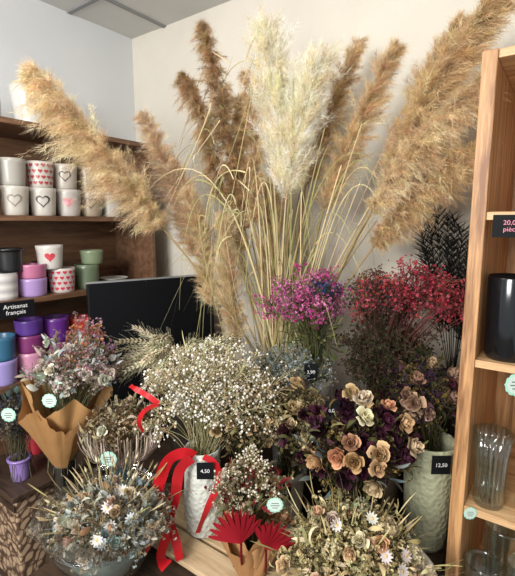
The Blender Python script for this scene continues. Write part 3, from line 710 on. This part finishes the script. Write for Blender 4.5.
# K: glass bowl bottom-left
K=empty('glass_bowl_dried_arrangement'); c=(1.07,-1.0,.62)
mb=MB(); lathe(mb,[(.001,0),(.05,0),(.06,.006),(.10,.06),(.128,.12),(.138,.15),(.136,.152),(.132,.148),(.122,.12),(.095,.062),(.05,.012),(.001,.01)],c,lin('#ffffff'),64)
mb.obj('bowl',M_glass,K)
mb=MB(); cone(mb,np.array(c)+[0,0,.014],np.array(c)+[0,0,.128],.045,.112,lin('#d4d8d6'),seed=5,wave=.03,jag=.008,fold=.02)
mb.obj('paper_liner',M_paper,K)
mb=MB(); cone(mb,np.array(c)+[0,0,.14],np.array(c)+[0,0,.205],.13,.16,lin('#ffffff'),seed=9,wave=.05,jag=.02,fold=.05)
mb.obj('cellophane_wrap',M_cello,K)
mb=MB(); mouth=(c[0],c[1],.70); cK=(c[0]+.01,c[1]+.01,.765)
P,D=ell(cK,(.135,.115,.075),230,.4,1.05,-.1); sprigs(mb,mouth,P,D,lin('#9a8a65'),['#bab4a0','#9d8f74','#d0c8b0','#a58a6e','#9caaaa','#c3c8c0','#7d7a70'],13,.035,.006)
P,D=ell(cK,(.135,.115,.075),220,.6,1.05,-.1); insts(mb,[T_lance,T_curl,T_round],P,D,.027*rng.uniform(.6,1.3,len(P)),pick(['#b0b2aa','#c3c0ac','#8f9a92','#b8966f','#d0d4ce','#7d7568'],len(P)))
P,D=ell(cK,(.12,.11,.08),15,1.,1.05,.15); inst(mb,T_daisy,P,nrm(D+FACE*.8),.03,pick(['#f0ece6','#e6e2dc','#d4dcdc'],len(P),.02))
P,D=ell(cK,(.125,.11,.08),24,1.,1.05,.1); insts(mb,T_rose,P,nrm(D+FACE*.4+rng.normal(0,.3,D.shape)),np.full(len(P),.026),pick(['#8fabb0','#a6bcbc','#d0b094','#ece4d4','#c8b8a0'],len(P)))
P,D=ell(cK,(.12,.11,.12),30,.9,1.4,.1); stems(mb,mouth,P,.0007,lin('#c0b080')); inst(mb,T_spk,P,D,.024,pick(['#e6dcc4','#d8c8a4','#c7b68c'],len(P)))
P,D=ell(cK,(.13,.11,.14),50,.8,1.2,.2); inst(mb,T_long,P,D,.06,pick(['#cfbe94','#b09c70','#9a9268'],len(P)))
mb.obj('blooms',M_plant,K)

# L: kraft bouquet upper-left
Lq=empty('mixed_bouquet_in_kraft_paper'); gx,gy=.735,-.915
mb=MB(); lathe(mb,[(.001,0),(.03,0),(.034,.006),(.035,.15),(.037,.17),(.0345,.17),(.032,.15),(.031,.01),(.001,.01)],(gx,gy,.62),lin('#ffffff'),40); mb.obj('glass_vase',M_glass2,Lq)
base=np.array([gx,gy,.77]); top=off(base,.035,.01,.24)
mb=MB(); cone(mb,base,top,.02,.115,lin('#b08656'),seed=3,gap=.35,jag=.035,wave=.08); cone(mb,base+[0,0,-.01],off(top,-.01,.01,-.03),.024,.118,lin('#a47a4c'),seed=8,gap=.9,jag=.04,wave=.08)
tubes(mb,bez(base-[0,0,.1],base-[0,0,.05],base,3)[None],.014,lin('#6d6a45'),8)
mb.obj('kraft_paper',M_paper,Lq)
mb=MB(); mouth=base+[0,0,.04]; cL=off(top,.02,0,.04)
P,D=ell(cL,(.115,.09,.11),130,.4,1.05,-.2); sprigs(mb,mouth,P,D,lin('#8a8a6a'),['#b8a0a4','#c8b0b0','#9a8a75','#d0c4bc','#a87a80','#e0d8ca','#a8b4ba'],14,.035,.006)
P,D=ell(cL,(.115,.095,.11),160,.5,1.1,-.2); insts(mb,[T_lance,T_round,T_curl],P,nrm(D+rng.normal(0,.4,D.shape)),.03*rng.uniform(.6,1.3,len(P)),pick(['#a8b4b2','#c4ccc6','#9aa6a2','#dfe0d4','#7a8674','#b0a090'],len(P)))
P,D=ell(cL,(.115,.09,.11),13,1.,1.05,0); insts(mb,T_rose,P,nrm(D+FACE*.5),np.full(len(P),.027),pick(['#ece4d8','#c9a49c','#e2d6c6'],len(P)))
P,D=ell(off(cL,.03,0,.03),(.10,.08,.15),34,.7,1.1,.2); sprigs(mb,mouth,P,D,lin('#8a7a5a'),['#a8656a','#c08080','#b090a8','#8a6a80','#c98a5a'],10,.03,.006)
mb.obj('blooms',M_plant,Lq); round_tag(off(cL,-.03,.10,-.03),.02,Lq)

# M: wheat
Mq=empty('wheat_bundle'); mx,my=.935,-.61; mouth=np.array([mx,my,.97])
vase_obj(Mq,(mx,my,.62),potprof(.035,.045,.35),'#4f4a44')
mb=MB(); n=84
azs=rng.uniform(-1.5,1.5,n); l=rng.uniform(.10,.22,n)
hd=SIDE*np.sin(azs)[:,None]+FACE*(np.cos(azs)*.6)[:,None]
st=mouth+hd*(l*.35)[:,None]+UP*(rng.uniform(.06,.155,n))[:,None]
en=st+hd*.12+UP*rng.uniform(-.06,.05,n)[:,None]+rng.normal(0,.02,(n,3)); 
md=(st+en)/2+UP*.025
stems(mb,mouth,st,.0011,pick(['#b7b094','#c9c2a4'],n))
path=bez(st,md,en,12); col=pick(['#d2c8a8','#beb496','#e0d8bc','#aea888'],n)
tubes(mb,path,.001,col,3)
tg=nrm(np.gradient(path,axis=1)); sdv=nrm(np.cross(tg,UP+0*tg))
for s_ in (-1,1):
    for ver in (0,1):
        pv=nrm(np.cross(tg,sdv))
        q=path[:,1:].reshape(-1,3); dd=(tg*.9+s_*(sdv if ver==0 else pv)*.55)[:,1:].reshape(-1,3)
        inst(mb,T_spk,q,nrm(dd+rng.normal(0,.12,dd.shape)),.02,np.repeat(col,11,0)*(1+rng.normal(0,.12,(len(q),1))))
        k=rng.random(len(q))<.6
        ribbons(mb,bez(q[k],q[k]+nrm(dd[k])*.02,q[k]+nrm(dd[k])*.045,3),.0005,lin('#d4ccb0'))
mb.obj('wheat_ears',M_plant,Mq)

# N: nest bouquet
Nq=empty('rustic_posy_bouquet'); nx,ny=.914,-.825
vase_obj(Nq,(nx,ny,.62),[(.001,0),(.04,0),(.045,.01),(.052,.07),(.04,.14),(.03,.17),(.036,.19),(.034,.19),(.027,.17),(.035,.14),(.046,.07),(.001,.015)],'#2f4a50',M_cer)
mb=MB(); mouth=np.array([nx,ny,.81]); n=260
a=rng.uniform(0,2*np.pi,n); e=mouth+np.stack([np.cos(a)*.115,np.sin(a)*.115,rng.uniform(.07,.13,n)],1)*rng.uniform(.8,1.1,(n,1)); 
cpt=mouth+np.stack([np.cos(a)*.11,np.sin(a)*.11,0*a-.01],1)
ribbons(mb,bez(np.tile(mouth,(n,1)),cpt,e,8),.0024,pick(['#c4b5a6','#ab9b8a','#dccebb','#cdb4ac','#94857a'],n))
c2=mouth+[0,0,.10]
P,D=ell(c2,(.095,.085,.06),90,.4,1.05,-.2); sprigs(mb,mouth,P,D,lin('#7a6a4a'),['#9a8365','#6f5a48','#c9b698','#b89a7a','#aaaa9a'],12,.03,.006)
P,D=ell(c2,(.095,.085,.065),14,1.,1.08,.0); insts(mb,T_rose,P,nrm(D+FACE*.5),np.full(len(P),.026),pick(['#e8dece','#c9a98a','#8a5f48','#e0d0b8'],len(P)))
P,D=ell(c2,(.10,.09,.07),90,.7,1.1,-.2); insts(mb,[T_lance,T_curl],P,D,.03,pick(['#8a8a66','#a89c7c','#6d5f4c','#b0a690'],len(P)))
mb.obj('blooms',M_plant,Nq); round_tag(off(mouth,-.005,.115,.06),.022,Nq)

# O: small far-left bouquet
O=empty('small_dried_bouquet'); ox,oy=.555,-.965
vase_obj(O,(ox,oy,.68),potprof(.026,.032,.075,rim=.008),'#8f76b5')
mb=MB(); mouth=np.array([ox,oy,.745]); c2=mouth+[0,0,.13]
P,D=ell(c2,(.075,.06,.09),70,.3,1.05,-.5); sprigs(mb,mouth,P,D,lin('#5f5a45'),['#4a3f52','#6a5a48','#3c4a5a','#8a7a6a','#b0a898'],14,.03,.006)
P,D=ell(c2,(.08,.06,.09),60,.6,1.1,-.4); insts(mb,[T_lance,T_round],P,D,.03,pick(['#4d5a55','#6a7468','#3d4440'],len(P)))
mb.obj('blooms',M_plant,O); round_tag(off(c2,.02,.07,.055),.022,O)
O2=empty('small_dried_bouquet'); vase_obj(O2,(.43,-.85,.68),potprof(.03,.035,.08),'#a12a35')
mb=MB(); mouth=np.array([.43,-.85,.75]); P,D=ell(mouth+[0,0,.09],(.07,.06,.07),50,.3,1.,-.5); sprigs(mb,mouth,P,D,lin('#5f5a45'),['#6f7f95','#8a7a6a','#505a70'],14,.03,.007)
mb.obj('blooms',M_plant,O2)

# ---------------------------------------------------------------- lights, world, camera
w=bpy.data.worlds.new('world');scn.world=w;w.use_nodes=True
bg=w.node_tree.nodes['Background'];bg.inputs[0].default_value=(.98,.985,1,1);bg.inputs[1].default_value=.78
def area(name,loc,target,size,e,col=(1,1,1)):
    l=bpy.data.lights.new(name,'AREA');l.energy=e;l.size=size;l.color=col
    o=bpy.data.objects.new(name,l);scn.collection.objects.link(o);o.location=loc
    o.rotation_euler=(Vector(target)-Vector(loc)).to_track_quat('-Z','Y').to_euler()
area('window_light',(1.5,-3.2,2.0),(1.2,-.4,1.2),.9,88,(1,.985,.95))
area('ceiling_light',(1.0,-1.3,2.42),(1.1,-.6,.8),.4,14,(1,.96,.9))
yaw=math.radians(36)
cd=bpy.data.cameras.new('camera');cam=bpy.data.objects.new('camera',cd);scn.collection.objects.link(cam)
cam.location=(1.94,-1.56,1.5);cam.rotation_euler=(math.radians(81.5),0,yaw)
cd.sensor_fit='VERTICAL';cd.sensor_height=24;cd.lens=24*430/576
scn.camera=cam
